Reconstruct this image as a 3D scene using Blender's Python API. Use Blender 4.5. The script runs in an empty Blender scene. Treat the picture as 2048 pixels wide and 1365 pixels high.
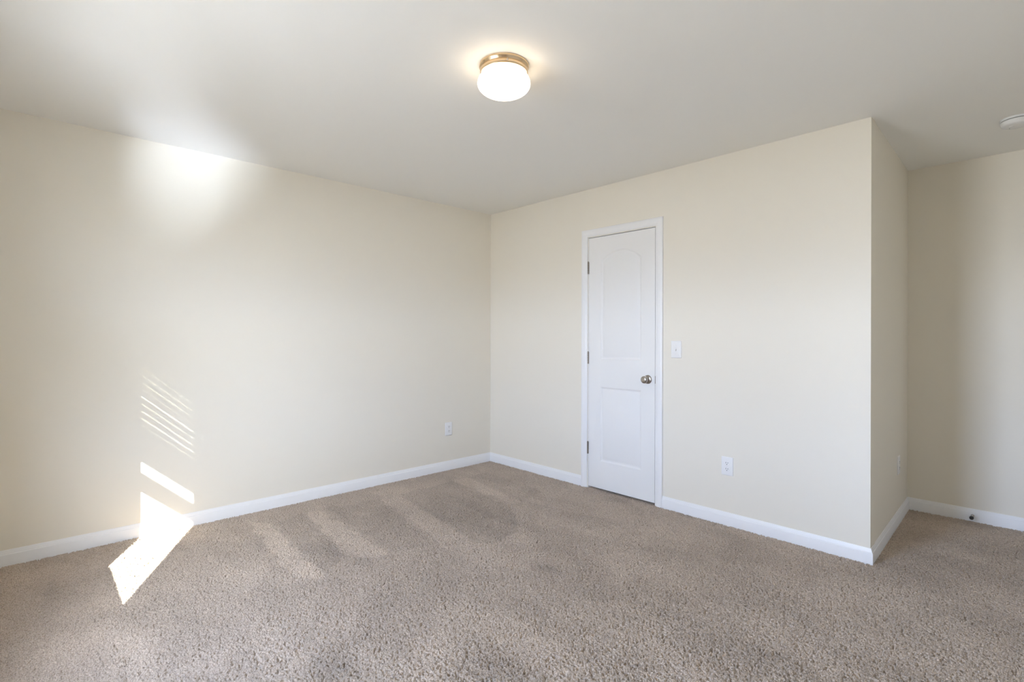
import bpy, bmesh, math, random
import numpy as np
from mathutils import Vector, Matrix
from math import sin, cos, pi, radians

random.seed(7)
S = bpy.context.scene
COL = S.collection

# ------------------------------------------------------------------ camera
W, Hh = 2048, 1365
F_PX = 1029.2
YAW, PITCH, ROLL, CAM_Z = 0.8138, 0.0007, 0.0030, 1.2371
cam_d = bpy.data.cameras.new('camera')
cam = bpy.data.objects.new('camera', cam_d)
COL.objects.link(cam)
cam_d.sensor_width = 36.0
cam_d.lens = F_PX / W * 36.0
cam_d.shift_y = -10.8 / W
cam_d.clip_start = 0.02
d = Vector((-sin(YAW), cos(YAW), 0)); r = Vector((cos(YAW), sin(YAW), 0)); u = Vector((0, 0, 1))
d2 = d * cos(PITCH) + u * sin(PITCH); u2 = u * cos(PITCH) - d * sin(PITCH)
r3 = r * cos(ROLL) + u2 * sin(ROLL); u3 = u2 * cos(ROLL) - r * sin(ROLL)
M = Matrix((r3, u3, -d2)).transposed().to_4x4()
M.translation = (0, 0, CAM_Z)
cam.matrix_world = M
S.camera = cam

# ------------------------------------------------------------------ colour management
S.view_settings.view_transform = 'Standard'
S.view_settings.look = 'None'
S.view_settings.gamma = 1.0
S.view_settings.use_curve_mapping = False
S.view_settings.exposure = 0.24
S.cycles.use_denoising = True
S.cycles.max_bounces = 11
S.cycles.diffuse_bounces = 8
S.cycles.glossy_bounces = 4
S.cycles.transparent_max_bounces = 16
S.cycles.sample_clamp_indirect = 8.0

# ------------------------------------------------------------------ room dimensions (metres)
CEIL = 2.44
CX, CY = -3.8585, 3.3526            # corner of left wall and door wall
OX = CX + 3.1623                    # outer corner where the door wall ends
ANG = -0.0342
IX, IY = OX + 1.2825 * sin(ANG), CY + 1.2825 * cos(ANG)   # inner corner of the alcove
RX = 0.48                           # right wall
FY = -0.35                          # front (window) wall
WX0, WX1, WZ0, WZ1 = -2.149, -1.29, 0.59, 2.02            # window opening
WT = 0.15                           # window wall thickness

# ------------------------------------------------------------------ daylight
world = bpy.data.worlds.new('daylight'); S.world = world
world.use_nodes = True
nt = world.node_tree; nt.nodes.clear()
tc = nt.nodes.new('ShaderNodeTexCoord'); sx = nt.nodes.new('ShaderNodeSeparateXYZ')
mr = nt.nodes.new('ShaderNodeMapRange'); mr.inputs[1].default_value = -1; mr.inputs[2].default_value = 1
cr = nt.nodes.new('ShaderNodeValToRGB'); bg = nt.nodes.new('ShaderNodeBackground'); wo = nt.nodes.new('ShaderNodeOutputWorld')
nt.links.new(tc.outputs['Generated'], sx.inputs[0]); nt.links.new(sx.outputs['Z'], mr.inputs[0])
nt.links.new(mr.outputs[0], cr.inputs[0]); nt.links.new(cr.outputs[0], bg.inputs[0])
az = nt.nodes.new('ShaderNodeMapRange'); az.interpolation_type = 'SMOOTHSTEP'      # added boost: outdoors brightened on one side to lift the alcove
az.inputs[1].default_value = -0.42; az.inputs[2].default_value = -0.10; az.inputs[3].default_value = 36.0; az.inputs[4].default_value = 21.0
nt.links.new(sx.outputs['X'], az.inputs[0]); nt.links.new(az.outputs[0], bg.inputs[1])
bg.inputs[1].default_value = 22.0
e = cr.color_ramp.elements
RAMP = [(0.0, (0.54, 0.55, 0.57)), (0.40, (0.56, 0.57, 0.60)), (0.445, (1.12, 1.18, 1.31)), (0.50, (1.04, 1.15, 1.41)),
        (0.53, (1.18, 1.45, 2.06)), (0.58, (1.22, 1.50, 2.16)), (0.66, (0.86, 1.10, 1.66)), (0.76, (0.58, 0.76, 1.18)), (1.0, (0.48, 0.66, 1.09))]
e[0].position, e[0].color = RAMP[0][0], (*RAMP[0][1], 1)
e[1].position, e[1].color = RAMP[-1][0], (*RAMP[-1][1], 1)
for p_, c_ in RAMP[1:-1]:
    q_ = e.new(p_); q_.color = (*c_, 1)

# bright hazy sky around the sun
SUN_DIR = Vector((-1, 0.508, -0.462)).normalized()
dp = nt.nodes.new('ShaderNodeVectorMath'); dp.operation = 'DOT_PRODUCT'; dp.inputs[1].default_value = tuple(-SUN_DIR)
cl0 = nt.nodes.new('ShaderNodeMath'); cl0.operation = 'MAXIMUM'; cl0.inputs[1].default_value = 0.0
pw = nt.nodes.new('ShaderNodeMath'); pw.operation = 'POWER'; pw.inputs[1].default_value = 14.0
ml = nt.nodes.new('ShaderNodeMath'); ml.operation = 'MULTIPLY'; ml.inputs[1].default_value = 46.0
bg2 = nt.nodes.new('ShaderNodeBackground'); bg2.inputs[0].default_value = (0.93, 1.0, 1.12, 1)
ad = nt.nodes.new('ShaderNodeAddShader')
nt.links.new(tc.outputs['Generated'], dp.inputs[0]); nt.links.new(dp.outputs['Value'], cl0.inputs[0]); nt.links.new(cl0.outputs[0], pw.inputs[0])
nt.links.new(pw.outputs[0], ml.inputs[0]); nt.links.new(ml.outputs[0], bg2.inputs[1])
nt.links.new(bg.outputs[0], ad.inputs[0]); nt.links.new(bg2.outputs[0], ad.inputs[1]); nt.links.new(ad.outputs[0], wo.inputs[0])

sun_d = bpy.data.lights.new('sun', 'SUN'); sun_d.energy = 38.0; sun_d.angle = radians(0.22); sun_d.color = (1.0, 0.93, 0.78)
sun = bpy.data.objects.new('sun', sun_d); COL.objects.link(sun)
sun.rotation_euler = Vector((-1, 0.508, -0.462)).to_track_quat('-Z', 'Y').to_euler()
sun.location = (3, -4, 4)

# added sun lamps shining up through the window, standing in for blind slat reflections
gl_d = bpy.data.lights.new('added_slat_glint', 'SUN'); gl_d.energy = 6.2; gl_d.angle = radians(12); gl_d.color = (0.90, 1.0, 1.22)
glint = bpy.data.objects.new('added_slat_glint', gl_d); COL.objects.link(glint)
glint.rotation_euler = Vector((-1, 0.575, 0.70)).to_track_quat('-Z', 'Y').to_euler()
glint.location = (3, -4, -3)

sg_d = bpy.data.lights.new('added_steep_glint', 'SUN'); sg_d.energy = 4.4; sg_d.angle = radians(24); sg_d.color = (0.93, 1.0, 1.14)  # second added lamp, steeper, to brighten the ceiling near the window
sglint = bpy.data.objects.new('added_steep_glint', sg_d); COL.objects.link(sglint)
sglint.rotation_euler = Vector((-1, 0.52, 1.25)).to_track_quat('-Z', 'Y').to_euler()
sglint.location = (3, -4, -5)

por_d = bpy.data.lights.new('window_portal', 'AREA'); por_d.shape = 'RECTANGLE'
por_d.size = WX1 - WX0; por_d.size_y = WZ1 - WZ0
por_d.cycles.is_portal = True
por = bpy.data.objects.new('window_portal', por_d); COL.objects.link(por)
por.location = ((WX0 + WX1) / 2, FY - WT - 0.005, (WZ0 + WZ1) / 2)
por.rotation_euler = Vector((0, 1, 0)).to_track_quat('-Z', 'Z').to_euler()


# ------------------------------------------------------------------ materials
def mat(name, col, rough=0.6, spec=0.5, metal=0.0, emit=None, estr=0.0):
    m = bpy.data.materials.new(name); m.use_nodes = True
    b = m.node_tree.nodes['Principled BSDF']
    b.inputs['Base Color'].default_value = (*col, 1)
    b.inputs['Roughness'].default_value = rough
    b.inputs['Specular IOR Level'].default_value = spec
    b.inputs['Metallic'].default_value = metal
    if emit:
        b.inputs['Emission Color'].default_value = (*emit, 1)
        b.inputs['Emission Strength'].default_value = estr
    return m


def add_bump(m, scale, strength, dist, detail=3):
    t = m.node_tree; b = t.nodes['Principled BSDF']
    c = t.nodes.new('ShaderNodeTexCoord'); n = t.nodes.new('ShaderNodeTexNoise'); bp = t.nodes.new('ShaderNodeBump')
    n.inputs['Scale'].default_value = scale; n.inputs['Detail'].default_value = detail
    bp.inputs['Strength'].default_value = strength; bp.inputs['Distance'].default_value = dist
    t.links.new(c.outputs['Object'], n.inputs['Vector']); t.links.new(n.outputs['Fac'], bp.inputs['Height'])
    t.links.new(bp.outputs['Normal'], b.inputs['Normal'])


M_WALL = mat('cream_wall_paint', (0.83, 0.785, 0.69), 0.75, 0.25); add_bump(M_WALL, 260, 0.05, 0.002)
M_CEIL = mat('flat_ceiling_paint', (0.86, 0.85, 0.815), 0.9, 0.1); add_bump(M_CEIL, 200, 0.04, 0.002)
M_TRIM = mat('white_trim_paint', (0.87, 0.87, 0.875), 0.38, 0.45)
M_DOOR = mat('white_door_paint', (0.85, 0.845, 0.835), 0.42, 0.4); add_bump(M_DOOR, 90, 0.03, 0.002)
M_PLATE = mat('white_plastic', (0.86, 0.855, 0.85), 0.3, 0.5)
M_SLOT = mat('dark_slot', (0.03, 0.03, 0.03), 0.7)
M_NICKEL = mat('satin_nickel', (0.46, 0.42, 0.38), 0.28, 0.5, 1.0)
M_BRONZE = mat('aged_hinge_metal', (0.30, 0.26, 0.22), 0.35, 0.5, 1.0)
M_BRASS = mat('brushed_nickel_canopy', (0.72, 0.55, 0.36), 0.26, 0.5, 1.0)
M_RUBBER = mat('dark_rubber', (0.035, 0.033, 0.032), 0.7)
M_DARK = mat('dark_backing', (0.05, 0.045, 0.04), 0.9, 0.1)  # dark colour stands in for shade behind the door; subfloor shares it
M_GLOBE = mat('opal_glass', (0.9, 0.88, 0.84), 0.2, 0.5, 0, (1.0, 0.82, 0.60), 4.2)
M_SMOKE = mat('smoke_detector_plastic', (0.80, 0.80, 0.79), 0.45, 0.4)
M_VENT = mat('grey_vent_slot', (0.22, 0.22, 0.22), 0.8)
M_BLIND = mat('white_vinyl_slat', (0.88, 0.875, 0.86), 0.22, 0.9)
M_SASH = mat('white_vinyl_sash', (0.85, 0.85, 0.85), 0.4, 0.5)

M_GLASS = bpy.data.materials.new('window_glass'); M_GLASS.use_nodes = True
t = M_GLASS.node_tree; t.nodes.clear()
o_ = t.nodes.new('ShaderNodeOutputMaterial'); mx = t.nodes.new('ShaderNodeMixShader')
tr = t.nodes.new('ShaderNodeBsdfTransparent'); gl = t.nodes.new('ShaderNodeBsdfGlossy'); gl.inputs['Roughness'].default_value = 0.02
tr.inputs[0].default_value = (0.97, 0.98, 0.975, 1)
mx.inputs[0].default_value = 0.05; t.links.new(tr.outputs[0], mx.inputs[1]); t.links.new(gl.outputs[0], mx.inputs[2])
t.links.new(mx.outputs[0], o_.inputs[0])


def carpet_material():
    m = bpy.data.materials.new('beige_cut_pile_carpet'); m.use_nodes = True
    t = m.node_tree; b = t.nodes['Principled BSDF']; N = t.nodes; L = t.links
    b.inputs['Roughness'].default_value = 0.95; b.inputs['Specular IOR Level'].default_value = 0.1
    b.inputs['Sheen Weight'].default_value = 0.25; b.inputs['Sheen Roughness'].default_value = 0.5
    tc = N.new('ShaderNodeTexCoord')
    # yarn flecks
    n1 = N.new('ShaderNodeTexNoise'); n1.inputs['Scale'].default_value = 230; n1.inputs['Detail'].default_value = 2
    c1 = N.new('ShaderNodeValToRGB'); e = c1.color_ramp.elements
    e[0].position = 0.32; e[0].color = (0.365, 0.29, 0.222, 1)
    e[1].position = 0.62; e[1].color = (0.65, 0.545, 0.452, 1)
    L.new(tc.outputs['Object'], n1.inputs['Vector']); L.new(n1.outputs['Fac'], c1.inputs[0])
    # broad brushed patches (shading of pile laid by vacuum and feet, put into the colour)
    mp = N.new('ShaderNodeMapping'); mp.inputs['Rotation'].default_value = (0, 0, radians(20)); mp.inputs['Scale'].default_value = (1.0, 1.7, 1)
    n2 = N.new('ShaderNodeTexNoise'); n2.inputs['Scale'].default_value = 1.9; n2.inputs['Detail'].default_value = 4; n2.inputs['Distortion'].default_value = 0.5
    L.new(tc.outputs['Object'], mp.inputs[0]); L.new(mp.outputs[0], n2.inputs['Vector'])
    r2 = N.new('ShaderNodeMapRange'); r2.inputs[1].default_value = 0.36; r2.inputs[2].default_value = 0.64; r2.inputs[3].default_value = 0.87; r2.inputs[4].default_value = 1.07
    L.new(n2.outputs['Fac'], r2.inputs[0])
    at = N.new('ShaderNodeAttribute'); at.attribute_name = 'pile_shade_stain'
    sm = N.new('ShaderNodeMath'); sm.operation = 'ADD'
    L.new(r2.outputs[0], sm.inputs[0]); L.new(at.outputs['Fac'], sm.inputs[1])
    mul = N.new('ShaderNodeVectorMath'); mul.operation = 'SCALE'
    L.new(c1.outputs[0], mul.inputs[0]); L.new(sm.outputs[0], mul.inputs['Scale'])
    L.new(mul.outputs[0], b.inputs['Base Color'])
    bp = N.new('ShaderNodeBump'); bp.inputs['Strength'].default_value = 0.5; bp.inputs['Distance'].default_value = 0.002
    n3 = N.new('ShaderNodeTexNoise'); n3.inputs['Scale'].default_value = 420; n3.inputs['Detail'].default_value = 1
    L.new(tc.outputs['Object'], n3.inputs['Vector']); L.new(n3.outputs['Fac'], bp.inputs['Height']); L.new(bp.outputs[0], b.inputs['Normal'])
    return m


M_CARPET = carpet_material()


# ------------------------------------------------------------------ helpers
def link(name, me, m=None, parent=None, smooth=False, loc=None):
    o = bpy.data.objects.new(name, me); COL.objects.link(o)
    if m is not None: me.materials.append(m)
    if smooth:
        for p in me.polygons: p.use_smooth = True
    if parent is not None: o.parent = parent
    if loc is not None: o.location = loc
    return o


def from_bm(name, bm, m=None, parent=None, smooth=False, loc=None, norm=True):
    if norm: bmesh.ops.recalc_face_normals(bm, faces=bm.faces[:])
    me = bpy.data.meshes.new(name); bm.to_mesh(me); bm.free()
    o = link(name, me, m, parent, smooth, loc)
    return o


def angle_smooth(o, deg=35):
    for p in o.data.polygons: p.use_smooth = True
    o.data.set_sharp_from_angle(angle=radians(deg))


def add_box(bm, x0, x1, y0, y1, z0, z1):
    v = [bm.verts.new(p) for p in ((x0, y0, z0), (x1, y0, z0), (x1, y1, z0), (x0, y1, z0), (x0, y0, z1), (x1, y0, z1), (x1, y1, z1), (x0, y1, z1))]
    for f in ((3, 2, 1, 0), (4, 5, 6, 7), (0, 1, 5, 4), (1, 2, 6, 5), (2, 3, 7, 6), (3, 0, 4, 7)):
        bm.faces.new([v[i] for i in f])
    return v


def box(name, x0, x1, y0, y1, z0, z1, m, parent=None, bevel=0.0, seg=2):
    bm = bmesh.new(); add_box(bm, x0, x1, y0, y1, z0, z1)
    if bevel: bmesh.ops.bevel(bm, geom=bm.edges[:], offset=bevel, segments=seg, affect='EDGES', profile=0.5)
    o = from_bm(name, bm, m, parent)
    if bevel: angle_smooth(o, 40)
    return o


def add_prism(bm, pts, z0, z1):
    lo = [bm.verts.new((x, y, z0)) for x, y in pts]; hi = [bm.verts.new((x, y, z1)) for x, y in pts]
    bm.faces.new(lo[::-1]); bm.faces.new(hi)
    n = len(pts)
    for i in range(n): bm.faces.new((lo[i], lo[(i + 1) % n], hi[(i + 1) % n], hi[i]))


def add_lathe(bm, prof, n=64, axis='Z', mtx=None, cap0=True, cap1=True):
    """prof: (radius, height) pairs; revolved about +Z then moved by mtx"""
    rings = []
    for rr, z in prof:
        if rr < 1e-6:
            p = Vector((0, 0, z)); rings.append([bm.verts.new(mtx @ p if mtx else p)])
        else:
            ring = []
            for i in range(n):
                a = 2 * pi * i / n; p = Vector((rr * cos(a), rr * sin(a), z))
                ring.append(bm.verts.new(mtx @ p if mtx else p))
            rings.append(ring)
    for A, B in zip(rings, rings[1:]):
        if len(A) == 1 and len(B) == 1: continue
        for i in range(n):
            j = (i + 1) % n
            if len(A) == 1: bm.faces.new((A[0], B[i], B[j]))
            elif len(B) == 1: bm.faces.new((A[i], A[j], B[0]))
            else: bm.faces.new((A[i], A[j], B[j], B[i]))
    if cap0 and len(rings[0]) > 1: bm.faces.new(rings[0][::-1])
    if cap1 and len(rings[-1]) > 1: bm.faces.new(rings[-1])


def lathe(name, prof, m, parent=None, n=64, mtx=None, deg=35):
    bm = bmesh.new(); add_lathe(bm, prof, n, mtx=mtx)
    o = from_bm(name, bm, m, parent); angle_smooth(o, deg)
    return o


def tag(o, label, cat, kind=None, group=None):
    o['label'] = label; o['category'] = cat
    if kind: o['kind'] = kind
    if group: o['group'] = group
    return o


def empty(name, loc, rotz=0.0):
    o = bpy.data.objects.new(name, None); COL.objects.link(o)
    o.location = loc; o.rotation_euler = (0, 0, rotz); o.empty_display_size = 0.05
    return o


def sweep(name, prof, path, miters, m, parent=None):
    """prof: (offset from the wall, height); path: two plan points; miters: plan vectors that one metre of offset moves along"""
    bm = bmesh.new(); rings = []
    for (px, py), (mx_, my_) in zip(path, miters):
        rings.append([bm.verts.new((px + mx_ * o, py + my_ * o, z)) for o, z in prof])
    n = len(prof)
    for i in range(n):
        j = (i + 1) % n
        bm.faces.new((rings[0][i], rings[0][j], rings[1][j], rings[1][i]))
    bm.faces.new(rings[0][::-1]); bm.faces.new(rings[1])
    o = from_bm(name, bm, m, parent); angle_smooth(o, 30)
    return o


# ------------------------------------------------------------------ shell
T = 0.12
# ceiling and walls
tag(box('ceiling', CX - T, RX + T, FY - WT, IY + 0.2, CEIL, CEIL + 0.1, M_CEIL), 'flat white ceiling above the cream walls', 'ceiling', 'structure')
tag(box('wall_left', CX - T, CX, FY - WT, CY + T, -0.06, CEIL, M_WALL), 'long cream wall with sunlight patch and one outlet', 'wall', 'structure')

# door wall: a solid wall with a shallow doorway recess, running to the outer corner and round into the alcove side
DX0, DX1, DZ = -2.637, -2.017, 2.0435         # door opening
JT = 0.10
bm = bmesh.new()
add_prism(bm, [(CX, CY), (DX0, CY), (DX0, CY + JT), (CX, CY + JT)], -0.06, CEIL)
add_prism(bm, [(DX1, CY), (OX, CY), (OX, CY + JT), (DX1, CY + JT)], -0.06, CEIL)
add_box(bm, DX0, DX1, CY, CY + JT, DZ, CEIL)
o = from_bm('wall_back', bm, M_WALL); tag(o, 'cream wall that holds the narrow white panelled door', 'wall', 'structure')
bm = bmesh.new()
dn = Vector((cos(ANG), -sin(ANG)))           # towards the alcove
add_prism(bm, [(OX, CY + JT), (OX + JT * sin(ANG), CY + JT), (IX, IY), (IX - 0.1, IY), (OX - 0.1, CY + JT)], -0.06, CEIL)
bm.free()
bm = bmesh.new()
O2 = Vector((OX, CY)); I2 = Vector((IX, IY)); k = JT / cos(ANG)
A2 = O2 + (I2 - O2).normalized() * k
add_prism(bm, [(OX, CY + 1e-4), tuple(I2), (IX - 0.1, IY), (OX - 0.1, CY + JT), (OX - 0.004, CY + JT)], -0.06, CEIL)
o = from_bm('wall_alcove_side', bm, M_WALL); tag(o, 'shaded narrow cream wall running back from the outer corner', 'wall', 'structure')
AA = 0.0039
xe = RX + T
bm = bmesh.new()
add_prism(bm, [(IX - 0.1, IY), (IX, IY), (xe, IY + (xe - IX) * math.tan(AA)), (xe, IY + 0.2), (IX - 0.1, IY + 0.2)], -0.06, CEIL)
o = from_bm('wall_alcove_end', bm, M_WALL); tag(o, 'cream wall at the end of the alcove behind the door stop', 'wall', 'structure')
tag(box('wall_right', RX, RX + T, FY - WT, IY + 0.006, -0.06, CEIL, M_WALL), 'plain cream wall on the camera side of the alcove', 'wall', 'structure')
# back of the doorway recess: dark panel, its colour standing in for closet shade
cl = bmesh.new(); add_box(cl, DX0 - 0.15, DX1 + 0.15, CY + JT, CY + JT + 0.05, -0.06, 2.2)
o = from_bm('closet_shade_panel', cl, M_DARK); tag(o, 'dark panel behind the narrow door standing in for closet shade', 'wall', 'structure')

# window wall
bm = bmesh.new()
add_box(bm, CX, WX0, FY - WT, FY, -0.06, CEIL); add_box(bm, WX1, RX, FY - WT, FY, -0.06, CEIL)
add_box(bm, WX0, WX1, FY - WT, FY, -0.06, WZ0); add_box(bm, WX0, WX1, FY - WT, FY, WZ1, CEIL)
o = from_bm('wall_front', bm, M_WALL); tag(o, 'cream wall with the window facing the door', 'wall', 'structure')


# ------------------------------------------------------------------ carpet
LAY_SHADE_QUADS = [  # vacuum strokes, their pile shading put into the colour
    ([(-3.698, 1.082), (-3.495, 1.168), (-2.499, 1.111), (-2.756, 0.996)], 0.2, 0.02),
    ([(-3.507, 1.181), (-3.607, 1.408), (-2.755, 1.312), (-2.586, 1.137)], -0.11, 0.02),
    ([(-3.644, 1.429), (-3.567, 1.512), (-2.561, 1.501), (-2.687, 1.309)], 0.2, 0.02),
    ([(-3.584, 1.555), (-3.521, 1.955), (-2.535, 1.807), (-2.593, 1.536)], -0.1, 0.02),
    ([(-3.5, 1.943), (-3.504, 2.118), (-2.494, 1.964), (-2.556, 1.785)], 0.09, 0.02),
    ([(-3.509, 2.112), (-3.539, 2.65), (-2.804, 2.608), (-2.339, 2.285), (-2.322, 1.96), (-2.512, 1.979)], -0.16, 0.03),
    ([(-3.539, 2.65), (-3.538, 2.812), (-2.757, 2.692), (-2.775, 2.556)], 0.1, 0.02),
    ([(-3.538, 2.812), (-3.544, 3.048), (-2.781, 2.992), (-2.744, 2.706)], -0.1, 0.02)]
LAY_SHADE_STAIN_SPOTS = [  # patches of pile shading put into the colour, with one dark stain
    (-1.878, 2.023, 0.1, 0.06, -0.22),
    (-2.299, 3.239, 0.12, 0.07, -0.14),
    (-2.983, 0.881, 0.25, 0.1, 0.1),
    (-2.452, 0.945, 0.3, 0.1, 0.12),
    (-2.397, 1.221, 0.2, 0.1, 0.12),
    (-2.444, 0.358, 0.3, 0.12, 0.12),
    (-2.13, 0.742, 0.25, 0.1, 0.12),
    (-1.845, 0.821, 0.2, 0.1, -0.16),
    (-1.413, 1.304, 0.3, 0.1, -0.12),
    (-1.507, 1.992, 0.12, 0.07, -0.12),
    (-0.989, 2.479, 0.3, 0.15, -0.1),
    (-0.455, 3.303, 0.15, 0.12, -0.12),
    (-0.619, 2.624, 0.4, 0.2, 0.1),
    (-0.263, 3.256, 0.3, 0.3, 0.08),
    (-3.35, 0.088, 0.2, 0.1, -0.1),
    (-3.112, 0.204, 0.15, 0.06, -0.1),
    (-2.51, 0.544, 0.2, 0.1, -0.08),
    (-3.451, 0.878, 0.25, 0.08, 0.05),
    (-1.001, 1.809, 0.3, 0.12, 0.08),
    (-1.667, 1.189, 0.2, 0.1, 0.08),
    (-0.728, 2.057, 0.25, 0.1, -0.1)]


def carpet():
    x0, x1, y0, y1 = CX - 0.01, RX + 0.01, FY - 0.01, IY + 0.02
    st = 0.0028
    nx, ny = int((x1 - x0) / st) + 1, int((y1 - y0) / st) + 1
    xs = np.linspace(x0, x1, nx, dtype=np.float32); ys = np.linspace(y0, y1, ny, dtype=np.float32)
    X, Y = np.meshgrid(xs, ys)
    rng = np.random.default_rng(3)
    cell = 0.0068
    gx, gy = int((x1 - x0) / cell) + 5, int((y1 - y0) / cell) + 5
    jx = rng.random((gy, gx), dtype=np.float32); jy = rng.random((gy, gx), dtype=np.float32)
    hh = rng.random((gy, gx), dtype=np.float32); tone = rng.random((gy, gx), dtype=np.float32)
    fx, fy = (X - x0) / cell + 1, (Y - y0) / cell + 1
    ix, iy = np.floor(fx).astype(np.int32), np.floor(fy).astype(np.int32)
    F1 = np.full(X.shape, 99.0, dtype=np.float32); F2 = F1.copy(); H1 = np.zeros_like(F1)
    for ddx in (-1, 0, 1):
        for ddy in (-1, 0, 1):
            cx_, cy_ = ix + ddx, iy + ddy
            dd = np.sqrt((fx - cx_ - jx[cy_, cx_]) ** 2 + (fy - cy_ - jy[cy_, cx_]) ** 2)
            nearer = dd < F1
            F2 = np.where(nearer, F1, np.minimum(F2, dd))
            H1 = np.where(nearer, hh[cy_, cx_], H1)
            F1 = np.where(nearer, dd, F1)
    edge = np.clip((F2 - F1) / 0.5, 0, 1)
    tuft = edge * edge * (3 - 2 * edge)                     # rounded yarn tips with narrow gaps between them
    sunk = np.clip((0.27 - H1) / 0.08, 0, 1)                # tufts pressed down between their neighbours
    Z = 0.0020 * (H1 - 0.5) - 0.0052 * (1 - tuft) - 0.0105 * sunk
    def wav(ax, ay, ph): return np.sin(X * ax + Y * ay + ph)
    Z += 0.0011 * (wav(3.1, 7.3, .3) * wav(5.2, -3.7, 1.2) + 0.6 * wav(9.7, 12.1, 2.2) * wav(-7, 11, .7))
    Z += 0.0010
    # pile shading put into the colour: vacuum strokes and trodden places, plus a stain
    LAY = np.zeros_like(Z)
    def quad(pts, amt, soft):
        P = np.array(pts, dtype=np.float32)
        if np.sum(P[:, 0] * np.roll(P[:, 1], -1) - P[:, 1] * np.roll(P[:, 0], -1)) < 0: P = P[::-1]
        dmin = np.full(Z.shape, 99.0, dtype=np.float32)
        for a_, b_ in zip(P, np.roll(P, -1, axis=0)):
            e_ = (b_ - a_) / np.hypot(*(b_ - a_))
            dmin = np.minimum(dmin, (X - a_[0]) * -e_[1] + (Y - a_[1]) * e_[0])
        wob = 0.012 * wav(23, 17, 0.4) + 0.010 * wav(-31, 29, 1.9)
        w_ = np.clip((dmin + wob) / soft + 0.5, 0, 1)
        np.add(LAY, amt * w_ * w_ * (3 - 2 * w_), out=LAY)
    def spot(x_, y_, rx, ry, amt):
        q_ = ((X - x_) / rx) ** 2 + ((Y - y_) / ry) ** 2
        np.add(LAY, amt * np.exp(-q_ * 1.5), out=LAY)
    for pts, amt, soft in LAY_SHADE_QUADS: quad(pts, amt, soft)
    for a_ in LAY_SHADE_STAIN_SPOTS: spot(*a_)
    # keep the mat level where trim stands on it
    co = np.stack([X, Y, Z], -1).reshape(-1, 3).astype(np.float32)
    idx = np.arange(nx * ny, dtype=np.int32).reshape(ny, nx)
    q = np.stack([idx[:-1, :-1], idx[:-1, 1:], idx[1:, 1:], idx[1:, :-1]], -1).reshape(-1, 4)
    # leave out what lies inside the walls (behind the door wall)
    cxq, cyq = X[:-1, :-1].ravel(), Y[:-1, :-1].ravel()
    keep = ~((cyq > CY + 0.09) & (cxq < OX - 0.06))
    q = q[keep]
    used = np.zeros(len(co), bool); used[q.ravel()] = True
    remap = np.cumsum(used) - 1
    co = co[used]; q = remap[q].astype(np.int32); lay = LAY.ravel()[used].astype(np.float32)
    me = bpy.data.meshes.new('floor')
    me.vertices.add(len(co)); me.vertices.foreach_set('co', co.ravel())
    me.loops.add(q.size); me.loops.foreach_set('vertex_index', q.ravel())
    me.polygons.add(len(q)); me.polygons.foreach_set('loop_start', np.arange(0, q.size, 4, dtype=np.int32))
    me.polygons.foreach_set('use_smooth', np.ones(len(q), bool))
    me.update(calc_edges=True)
    at = me.attributes.new('pile_shade_stain', 'FLOAT', 'POINT'); at.data.foreach_set('value', lay)
    return link('floor', me, M_CARPET)


tag(carpet(), 'wall to wall beige brown cut pile carpet', 'carpet floor', 'structure')
tag(box('ground_slab', CX - T, RX + T, FY - WT, IY + 0.2, -0.12, -0.06, M_DARK), 'subfloor under the beige carpet', 'floor', 'structure')

# ------------------------------------------------------------------ baseboards
BH = 0.083
BP = [(0, -0.012), (0.0135, -0.012), (0.0135, 0.056), (0.0125, 0.060), (0.0095, 0.063), (0.0090, 0.067), (0.0078, 0.071), (0.0062, 0.074), (0.0056, 0.080), (0.0040, BH), (0, BH)]
CW = 0.057
CL0, CR1 = DX0 - 0.005 - CW, DX1 + 0.005 + CW
tag(sweep('baseboard_left', BP, [(CX, FY), (CX, CY)], [(1, 1), (1, -1)], M_TRIM), 'white moulded baseboard along the sunlit long wall', 'baseboard', 'structure')
tag(sweep('baseboard_back_left', BP, [(CX, CY), (CL0, CY)], [(1, -1), (0, -1)], M_TRIM), 'short white baseboard between the room corner and the door', 'baseboard', 'structure')
n1 = Vector((0, -1)); n2 = dn
mit = (n1 + n2) / (1 + n1.dot(n2))
tag(sweep('baseboard_back_right', BP, [(CR1, CY), (OX, CY)], [(0, -1), tuple(mit)], M_TRIM), 'white baseboard from the door to the outer corner', 'baseboard', 'structure')
n3 = Vector((sin(AA), -cos(AA)))
mit2 = (n2 + n3) / (1 + n2.dot(n3))
tag(sweep('baseboard_alcove_side', BP, [(OX, CY), (IX, IY)], [tuple(mit), tuple(mit2)], M_TRIM), 'shaded white baseboard running back from the outer corner', 'baseboard', 'structure')
ye = IY + (RX - IX) * math.tan(AA)
tag(sweep('baseboard_alcove_end', BP, [(IX, IY), (RX, ye)], [tuple(mit2), (-1, -1)], M_TRIM), 'white baseboard that carries the door stop', 'baseboard', 'structure')
tag(sweep('baseboard_right', BP, [(RX, ye), (RX, FY)], [(-1, -1), (-1, 1)], M_TRIM), 'white baseboard along the plain wall beside the alcove', 'baseboard', 'structure')
tag(sweep('baseboard_front', BP, [(RX, FY), (CX, FY)], [(-1, 1), (1, 1)], M_TRIM), 'white baseboard under the window', 'baseboard', 'structure')


# ------------------------------------------------------------------ door
door = tag(empty('door_1', ((DX0 + DX1) / 2, CY, 0)), 'narrow white two panel arch top door with round knob', 'door', 'structure')
DC = (DX0 + DX1) / 2


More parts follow.
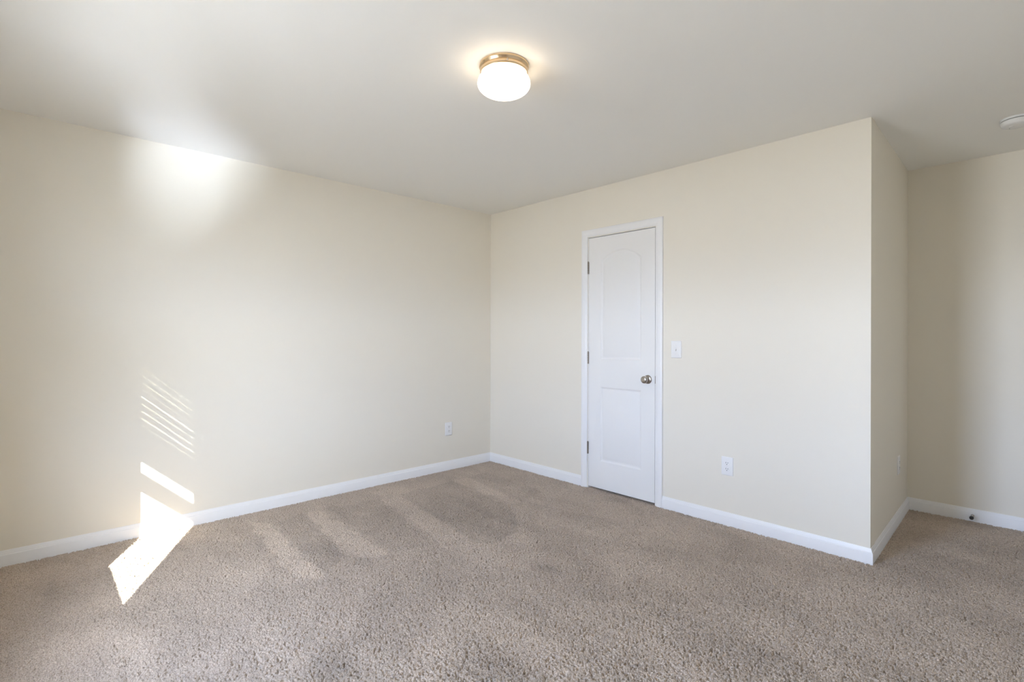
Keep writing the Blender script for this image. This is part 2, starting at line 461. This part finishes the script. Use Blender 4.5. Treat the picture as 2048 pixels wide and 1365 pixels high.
def door_slab():
    hw = 0.3050; z0, z1 = 0.014, 2.0365; th = 0.035
    yf = 0.0
    bm = bmesh.new()

    def arch(hwid, zb, zs, rise, n=24):
        """outline counter-clockwise seen from the room: bottom-left first"""
        pts = [(-hwid, zb), (hwid, zb), (hwid, zs)]
        if rise > 0:
            flat = hwid * 0.90
            for i in range(1, n):
                s = 1 - 2 * i / n                 # 1 .. -1
                pts.append((s * hwid, zs + rise * (1 - abs(s) ** 2.2)))
        pts.append((-hwid, zs))
        return pts

    def inset(pts, dlt):
        out = []
        n = len(pts)
        for i in range(n):
            p0, p1, p2 = Vector(pts[i - 1]), Vector(pts[i]), Vector(pts[(i + 1) % n])
            e1, e2 = (p1 - p0).normalized(), (p2 - p1).normalized()
            a1, a2 = Vector((-e1.y, e1.x)), Vector((-e2.y, e2.x))
            b = (a1 + a2) / (1 + a1.dot(a2))
            out.append(tuple(p1 + b * dlt))
        return out

    outer = [(-hw, z0), (hw, z0), (hw, z1), (-hw, z1)]
    up = arch(0.190, 1.052, 1.838, 0.080)
    lo = arch(0.190, 0.232, 0.832, 0)
    edges = []

    def loop(pts, y):
        vs = [bm.verts.new((x, y, z)) for x, z in pts]
        return vs
    Lo = loop(outer, yf); Lu = loop(up, yf); Ll = loop(lo, yf)
    for L in (Lo, Lu, Ll):
        for i in range(len(L)): edges.append(bm.edges.new((L[i], L[(i + 1) % len(L)])))
    bmesh.ops.triangle_fill(bm, use_beauty=True, edges=edges)
    for f in bm.faces: f.smooth = False
    # sticking, groove and raised field of each panel
    for base, L in ((up, Lu), (lo, Ll)):
        prev = L
        for dlt, y in ((0.003, 0.0016), (0.008, 0.0058), (0.013, 0.0092), (0.017, 0.0098), (0.022, 0.0090), (0.032, 0.0052), (0.041, 0.0026), (0.044, 0.0018)):
            cur = loop(inset(base, dlt), yf + y)
            for i in range(len(prev)):
                j = (i + 1) % len(prev)
                bm.faces.new((prev[i], prev[j], cur[j], cur[i]))
            prev = cur
        bm.faces.new(prev)
    # edges and back
    B = loop(outer, yf + th)
    for i in range(4):
        j = (i + 1) % 4
        bm.faces.new((Lo[j], Lo[i], B[i], B[j]))
    bm.faces.new(B[::-1])
    o = from_bm('door_panel', bm, M_DOOR, door)
    angle_smooth(o, 30)
    return o


door_slab()

# jamb and casing
bm = bmesh.new()
for sgn, xj in ((-1, DX0), (1, DX1)):
    x_in = xj; x0j, x1j = (xj, xj + 0.0025) if sgn < 0 else (xj - 0.0025, xj)
    add_box(bm, x0j - DC, x1j - DC, 0.0, JT, -0.01, DZ)
    # door stop strip behind the slab
    xs0, xs1 = (xj, xj + 0.016) if sgn < 0 else (xj - 0.016, xj)
    add_box(bm, xs0 - DC, xs1 - DC, 0.040, 0.052, -0.01, DZ)
add_box(bm, DX0 - DC, DX1 - DC, 0.0, JT, DZ - 0.0015, DZ)
add_box(bm, DX0 - DC + 0.016, DX1 - DC - 0.016, 0.040, 0.052, DZ - 0.016, DZ - 0.0015)
from_bm('jamb', bm, M_TRIM, door)

CP = [(0, 0), (0, 0.0085), (0.003, 0.0100), (0.010, 0.0112), (0.014, 0.0130), (0.020, 0.0158), (0.040, 0.0165), (0.052, 0.0160), (0.0555, 0.0145), (CW, 0.0120), (CW, 0)]


def casing_piece(name, kind):
    """profile: (distance out from the opening, projection into the room)"""
    bm = bmesh.new()
    xl, xr, zt = DX0 - 0.005 - DC, DX1 + 0.005 - DC, DZ + 0.005
    A, B = [], []
    for w_, p_ in CP:
        if kind == 'left': a, b = (xl - w_, -p_, -0.012), (xl - w_, -p_, zt + w_)
        elif kind == 'right': a, b = (xr + w_, -p_, -0.012), (xr + w_, -p_, zt + w_)
        else: a, b = (xl - w_, -p_, zt + w_), (xr + w_, -p_, zt + w_)
        A.append(bm.verts.new(a)); B.append(bm.verts.new(b))
    n = len(CP)
    for i in range(n):
        j = (i + 1) % n
        bm.faces.new((A[i], A[j], B[j], B[i]))
    bm.faces.new(A[::-1]); bm.faces.new(B)
    o = from_bm(name, bm, M_TRIM, door); angle_smooth(o, 30)


for kd in ('left', 'right', 'head'): casing_piece('door_casing', kd)

# hinges
for hz in (1.795, 1.060, 0.325):
    h = box('hinge', DX0 - DC - 0.004, DX0 - DC + 0.0075, -0.0018, 0.0015, hz - 0.048, hz + 0.048, M_BRONZE, door)
    bm = bmesh.new()
    for q in range(5):
        zb = hz - 0.049 + q * 0.0196
        mt = Matrix.Translation((DX0 - DC + 0.002, -0.0062, zb))
        add_lathe(bm, [(0.0052, 0.0004), (0.0062, 0.0012), (0.0062, 0.0182), (0.0052, 0.0190)], 16, mtx=mt)
    add_lathe(bm, [(0.0042, 0), (0.0048, 0.002), (0.003, 0.005), (0, 0.006)], 16, mtx=Matrix.Translation((DX0 - DC + 0.002, -0.0062, hz + 0.049)))
    p = from_bm('hinge_knuckle', bm, M_BRONZE, h); angle_smooth(p, 40)

# knob
KZ = 0.918; KX = DX1 - 0.003 - 0.060 - DC
ky = Matrix.Translation((KX, 0, KZ)) @ Matrix.Rotation(radians(90), 4, 'X')     # +Z of the profile points into the room (-Y)
knob = lathe('door_knob', [(0, 0.026), (0.0095, 0.026), (0.0105, 0.028), (0.0125, 0.032), (0.019, 0.036), (0.0245, 0.042), (0.0268, 0.049), (0.0262, 0.056), (0.022, 0.061), (0.013, 0.0635), (0, 0.064)], M_NICKEL, door, 48, ky)
lathe('rosette', [(0, 0.0), (0.0325, 0.0), (0.0325, 0.0035), (0.0305, 0.006), (0.026, 0.0085), (0.017, 0.011), (0.0120, 0.014), (0.0105, 0.018), (0.0105, 0.0275), (0, 0.0275)], M_NICKEL, knob, 48, ky)
box('latch_plate', DX1 - DC - 0.0050, DX1 - DC - 0.0005, -0.0006, 0.024, KZ - 0.028, KZ + 0.028, M_BRONZE, door)


# ------------------------------------------------------------------ plates on the walls (built facing -Y, centred on the origin)
def plate_mesh(name, w, h, th, parent):
    bm = bmesh.new()
    prof = [(0.0, 0.0), (0.0, 0.3), (0.0012, 0.62), (0.0030, 0.88), (0.0055, 1.0)]
    prev = None
    for ins, k_ in prof:
        rr = 0.004
        pts = []
        for cx_, cz_, a0 in ((w / 2 - rr, h / 2 - rr, 0), (-w / 2 + rr, h / 2 - rr, 90), (-w / 2 + rr, -h / 2 + rr, 180), (w / 2 - rr, -h / 2 + rr, 270)):
            for s in range(5):
                a = radians(a0 + s * 22.5)
                q = max(rr - ins, 0.0008)
                sx_, sz_ = (cx_ / abs(cx_)) * (abs(cx_) - max(0, ins - rr + 0.0008)), (cz_ / abs(cz_)) * (abs(cz_) - max(0, ins - rr + 0.0008))
                pts.append((sx_ + q * cos(a), sz_ + q * sin(a)))
        cur = [bm.verts.new((x, -th * k_, z)) for x, z in pts]
        if prev:
            for i in range(len(cur)):
                j = (i + 1) % len(cur)
                bm.faces.new((prev[i], prev[j], cur[j], cur[i]))
        else: bm.faces.new(cur)
        prev = cur
    bm.faces.new(prev)
    o = from_bm(name, bm, M_PLATE, parent); angle_smooth(o, 30)
    return o


ROT_TO_ROOM = Matrix.Rotation(radians(90), 4, 'X')


def make_outlet(loc, rotz, label):
    root = tag(empty('wall_outlet', loc, rotz), label, 'outlet', None, 'duplex outlets low on the walls')
    th = 0.0062
    plate_mesh('cover_plate', 0.078, 0.121, th, root)
    for zc in (0.0195, -0.0195):
        bm = bmesh.new()
        ring0, ring1, ring2 = [], [], []
        n = 40
        pts = []
        for i in range(n):
            a = 2 * pi * i / n
            x = 0.0172 * cos(a); z = 0.0172 * sin(a)
            z = max(-0.0142, min(0.0142, z))
            pts.append((x, z))
        A = [bm.verts.new((x, -th + 0.001, zc + z)) for x, z in pts]
        B = [bm.verts.new((x, -th - 0.0016, zc + z)) for x, z in pts]
        C = [bm.verts.new((x * 0.94, -th - 0.0024, zc + z * 0.94)) for x, z in pts]
        for P, Q in ((A, B), (B, C)):
            for i in range(n): bm.faces.new((P[i], P[(i + 1) % n], Q[(i + 1) % n], Q[i]))
        bm.faces.new(C); bm.faces.new(A[::-1])
        rc = from_bm('receptacle', bm, M_PLATE, root)
        bm = bmesh.new()
        for xs_, hh_ in ((-0.0064, 0.0088), (0.0064, 0.0072)):
            add_box(bm, xs_ - 0.0012, xs_ + 0.0012, -th - 0.0028, -th - 0.0020, zc + 0.0035 - hh_ / 2, zc + 0.0035 + hh_ / 2)
        add_lathe(bm, [(0, 0), (0.0026, 0), (0.0026, 0.0008), (0, 0.0008)], 14, mtx=Matrix.Translation((0, -th - 0.0020, zc - 0.0075)) @ ROT_TO_ROOM)
        from_bm('slots', bm, M_SLOT, rc)
    lathe('screw', [(0, 0), (0.0034, 0), (0.0034, 0.0006), (0.0022, 0.0013), (0, 0.0015)], M_PLATE, root, 16, Matrix.Translation((0, -th, 0)) @ ROT_TO_ROOM)
    return root


make_outlet((CX + 0.0003, 2.842, 0.377), radians(90), 'white duplex outlet on the long wall left of the room corner')
make_outlet((-1.484, CY - 0.0003, 0.386), 0.0, 'white duplex outlet low on the door wall, right of the door')
so = 0.888
make_outlet((OX + so * sin(ANG) + 0.0003, CY + so * cos(ANG), 0.382), radians(90) - ANG, 'white duplex outlet seen edge on in the shaded alcove')

# light switch
sw = tag(empty('light_switch', (-1.851, CY - 0.0003, 1.145)), 'white single toggle light switch beside the door casing', 'light switch')
plate_mesh('cover_plate', 0.079, 0.122, 0.0062, sw)
bm = bmesh.new()
add_box(bm, -0.0055, 0.0055, -0.0072, -0.0055, -0.0125, 0.0125)
tg = from_bm('toggle_slot', bm, M_SMOKE, sw)
bm = bmesh.new()
add_prism(bm, [(-0.0042, 0), (0.0042, 0), (0.0034, 1), (-0.0034, 1)], 0, 1)
bm.free()
bm = bmesh.new()
a_ = [bm.verts.new(p) for p in ((-0.0042, -0.007, -0.006), (0.0042, -0.007, -0.006), (0.0042, -0.007, 0.006), (-0.0042, -0.007, 0.006))]
b_ = [bm.verts.new(p) for p in ((-0.0034, -0.0175, -0.0125), (0.0034, -0.0175, -0.0125), (0.0034, -0.0190, -0.0055), (-0.0034, -0.0190, -0.0055))]
bm.faces.new(a_[::-1]); bm.faces.new(b_)
for i in range(4): bm.faces.new((a_[i], a_[(i + 1) % 4], b_[(i + 1) % 4], b_[i]))
bmesh.ops.bevel(bm, geom=bm.edges[:], offset=0.0008, segments=2, affect='EDGES')
from_bm('toggle', bm, M_PLATE, sw)
for zs in (0.0302, -0.0302):
    lathe('screw', [(0, 0), (0.0032, 0), (0.0032, 0.0006), (0.002, 0.0012), (0, 0.0014)], M_SMOKE, sw, 16, Matrix.Translation((0, -0.0062, zs)) @ ROT_TO_ROOM)

# ------------------------------------------------------------------ door stop on the alcove baseboard
px = -0.386
ds = tag(empty('door_stop', (px, IY + (px - IX) * math.tan(AA) - 0.0135, 0.040), AA), 'small dark metal door stop screwed into the alcove baseboard', 'door stop')
lathe('base_plate', [(0, 0), (0.0095, 0), (0.0095, 0.002), (0.0080, 0.006), (0.006, 0.009), (0, 0.009)], M_NICKEL, ds, 24, ROT_TO_ROOM)
lathe('rod', [(0, 0.008), (0.0048, 0.008), (0.0048, 0.060), (0, 0.060)], M_NICKEL, ds, 16, ROT_TO_ROOM)
lathe('rubber_tip', [(0, 0.056), (0.0095, 0.056), (0.0115, 0.059), (0.0115, 0.070), (0.0090, 0.0745), (0, 0.076)], M_RUBBER, ds, 24, ROT_TO_ROOM)

# ------------------------------------------------------------------ ceiling light
cl = tag(empty('ceiling_light', (-1.690, 1.543, CEIL)), 'lit opal glass mushroom lamp with brass ring on the ceiling', 'ceiling light')
lathe('canopy', [(0, 0), (0.1085, 0), (0.1105, -0.002), (0.1110, -0.008), (0.1085, -0.013), (0.1045, -0.016), (0.1035, -0.019), (0.1045, -0.022), (0.1065, -0.026), (0.1065, -0.034), (0.1045, -0.039), (0.1010, -0.040), (0, -0.040)], M_BRASS, cl, 96)
gp = [(0.094, -0.0385), (0.0965, -0.046)]
for i in range(0, 25):
    a = -0.55 + (pi / 2 + 0.55) * i / 24
    gp.append((0.1175 * cos(a) if i < 24 else 0.0, -0.083 - (0.0535 if a > 0 else 0.070) * sin(a)))
gb = [(0.094, -0.0385), (0.0945, -0.050)] + [p for p in gp[2:]]
gl_ = lathe('glass_shade', gb, M_GLOBE, cl, 96)
for k_ in range(3):
    aa = radians(-35 + 120 * k_)
    mt = Matrix.Translation((0.105 * cos(aa), 0.105 * sin(aa), -0.0300)) @ Matrix.Rotation(aa, 4, 'Z') @ Matrix.Rotation(radians(90), 4, 'Y')
    lathe('thumb_screw', [(0, 0), (0.0022, 0), (0.0022, 0.004), (0.0042, 0.005), (0.0042, 0.009), (0.003, 0.010), (0, 0.010)], M_NICKEL, cl, 14, mt)

# ------------------------------------------------------------------ smoke detector
sd = tag(empty('smoke_detector', (-0.152, 3.950, CEIL)), 'round white smoke detector on the alcove ceiling', 'smoke detector')
lathe('mounting_base', [(0, 0), (0.0690, 0), (0.0695, -0.003), (0.0695, -0.008), (0.0680, -0.0105), (0, -0.0105)], M_SMOKE, sd, 72)
lathe('vent_ring', [(0, -0.010), (0.0645, -0.010), (0.0645, -0.0145), (0, -0.0145)], M_VENT, sd, 72)
lathe('cover', [(0, -0.0140), (0.0668, -0.0140), (0.0680, -0.0165), (0.0655, -0.031), (0.0620, -0.0365), (0.0560, -0.0395), (0.030, -0.0415), (0, -0.042)], M_SMOKE, sd, 72)
lathe('test_button', [(0, -0.040), (0.011, -0.040), (0.011, -0.0428), (0.009, -0.0440), (0, -0.0442)], M_SMOKE, sd, 32, Matrix.Translation((-0.022, -0.012, 0)))
lathe('indicator_light', [(0, -0.0395), (0.0024, -0.0395), (0.0024, -0.0418), (0, -0.0424)], M_VENT, sd, 14, Matrix.Translation((-0.030, 0.022, 0)))

# ------------------------------------------------------------------ window (behind the camera: it makes the light in the room)
win = tag(empty('window_1', ((WX0 + WX1) / 2, FY, 0)), 'white double hung window that lets the sun in', 'window', 'structure')
wc = (WX0 + WX1) / 2; hw_ = (WX1 - WX0) / 2
ZM = 1.215        # meeting rail
fw = 0.020
bm = bmesh.new()
add_box(bm, -hw_, -hw_ + fw, -WT, -0.075, WZ0, WZ1); add_box(bm, hw_ - fw, hw_, -WT, -0.075, WZ0, WZ1)
add_box(bm, -hw_ + fw, hw_ - fw, -WT, -0.075, WZ1 - fw, WZ1); add_box(bm, -hw_ + fw, hw_ - fw, -WT, -0.075, WZ0, WZ0 + fw)
from_bm('window_frame', bm, M_SASH, win)


def sash(z0, z1, y0, y1, bot, top):
    s_ = bmesh.new(); sw_ = 0.022; x0, x1 = -hw_ + fw, hw_ - fw
    add_box(s_, x0, x0 + sw_, y0, y1, z0, z1); add_box(s_, x1 - sw_, x1, y0, y1, z0, z1)
    add_box(s_, x0 + sw_, x1 - sw_, y0, y1, z0, z0 + bot); add_box(s_, x0 + sw_, x1 - sw_, y0, y1, z1 - top, z1)
    so_ = from_bm('sash', s_, M_SASH, win)
    g = bmesh.new(); ym = (y0 + y1) / 2
    add_box(g, x0 + sw_ - 0.004, x1 - sw_ + 0.004, ym - 0.002, ym + 0.002, z0 + bot - 0.004, z1 - top + 0.004)
    from_bm('pane', g, M_GLASS, so_)


sash(WZ0 + fw, ZM + 0.040, -0.105, -0.080, 0.030, 0.075)
sash(ZM - 0.030, WZ1 - fw, -0.140, -0.112, 0.065, 0.03)
bm = bmesh.new(); add_box(bm, -hw_ - 0.04, hw_ + 0.04, 0.0005, 0.030, WZ0 - 0.022, WZ0 - 0.001)
from_bm('window_sill', bm, M_TRIM, win)

bl = tag(empty('window_blind', (wc, FY - 0.040, 0)), 'white slatted blind pulled down over the upper sash', 'window blind')
box('headrail', -hw_ + 0.004, hw_ - 0.004, -0.028, 0.028, WZ1 - 0.042, WZ1 - 0.001, M_BLIND, bl)
ZB = 1.300
box('bottom_rail', -hw_ + 0.008, hw_ - 0.008, -0.026, 0.026, ZB, ZB + 0.016, M_BLIND, bl, 0.004)


def slat_mesh(tilt):
    bm = bmesh.new(); n = 6; wd = 0.050
    A, B = [], []
    for i in range(n + 1):
        s = -0.5 + i / n
        y = s * wd * cos(tilt); z = -s * wd * sin(tilt) + 0.0025 * (1 - 4 * s * s)
        A.append((y, z))
    top0 = [bm.verts.new((-hw_ + 0.008, y, z + 0.0012)) for y, z in A]; top1 = [bm.verts.new((hw_ - 0.008, y, z + 0.0012)) for y, z in A]
    b0 = [bm.verts.new((-hw_ + 0.008, y, z - 0.0012)) for y, z in A]; b1 = [bm.verts.new((hw_ - 0.008, y, z - 0.0012)) for y, z in A]
    for i in range(n):
        bm.faces.new((top0[i], top1[i], top1[i + 1], top0[i + 1])); bm.faces.new((b0[i], b0[i + 1], b1[i + 1], b1[i]))
    bm.faces.new((top0[0], b0[0], b1[0], top1[0])); bm.faces.new((top0[n], top1[n], b1[n], b0[n]))
    bm.faces.new(top0[::-1] + b0); bm.faces.new(top1 + b1[::-1])
    return bm


z = ZB + 0.0195
for k_ in range(28):      # gathered slats lying on the bottom rail
    o = from_bm('slat', slat_mesh(0.0), M_BLIND, bl, loc=(0, 0, z)); angle_smooth(o, 40)
    z += 0.0062
    if z > 1.452: break
z += 0.028
while z < WZ1 - 0.06:
    o = from_bm('slat', slat_mesh(radians(5.2 + random.uniform(-1.2, 1.2)) if z < 1.93 else radians(1)), M_BLIND, bl, loc=(0, 0, z)); angle_smooth(o, 40)
    z += 0.044
for xc in (-0.28, 0.28):
    bm = bmesh.new(); add_lathe(bm, [(0.0010, ZB + 0.012), (0.0010, WZ1 - 0.04)], 8, mtx=Matrix.Translation((xc, 0.0278, 0)))
    from_bm('ladder_cord', bm, M_BLIND, bl)
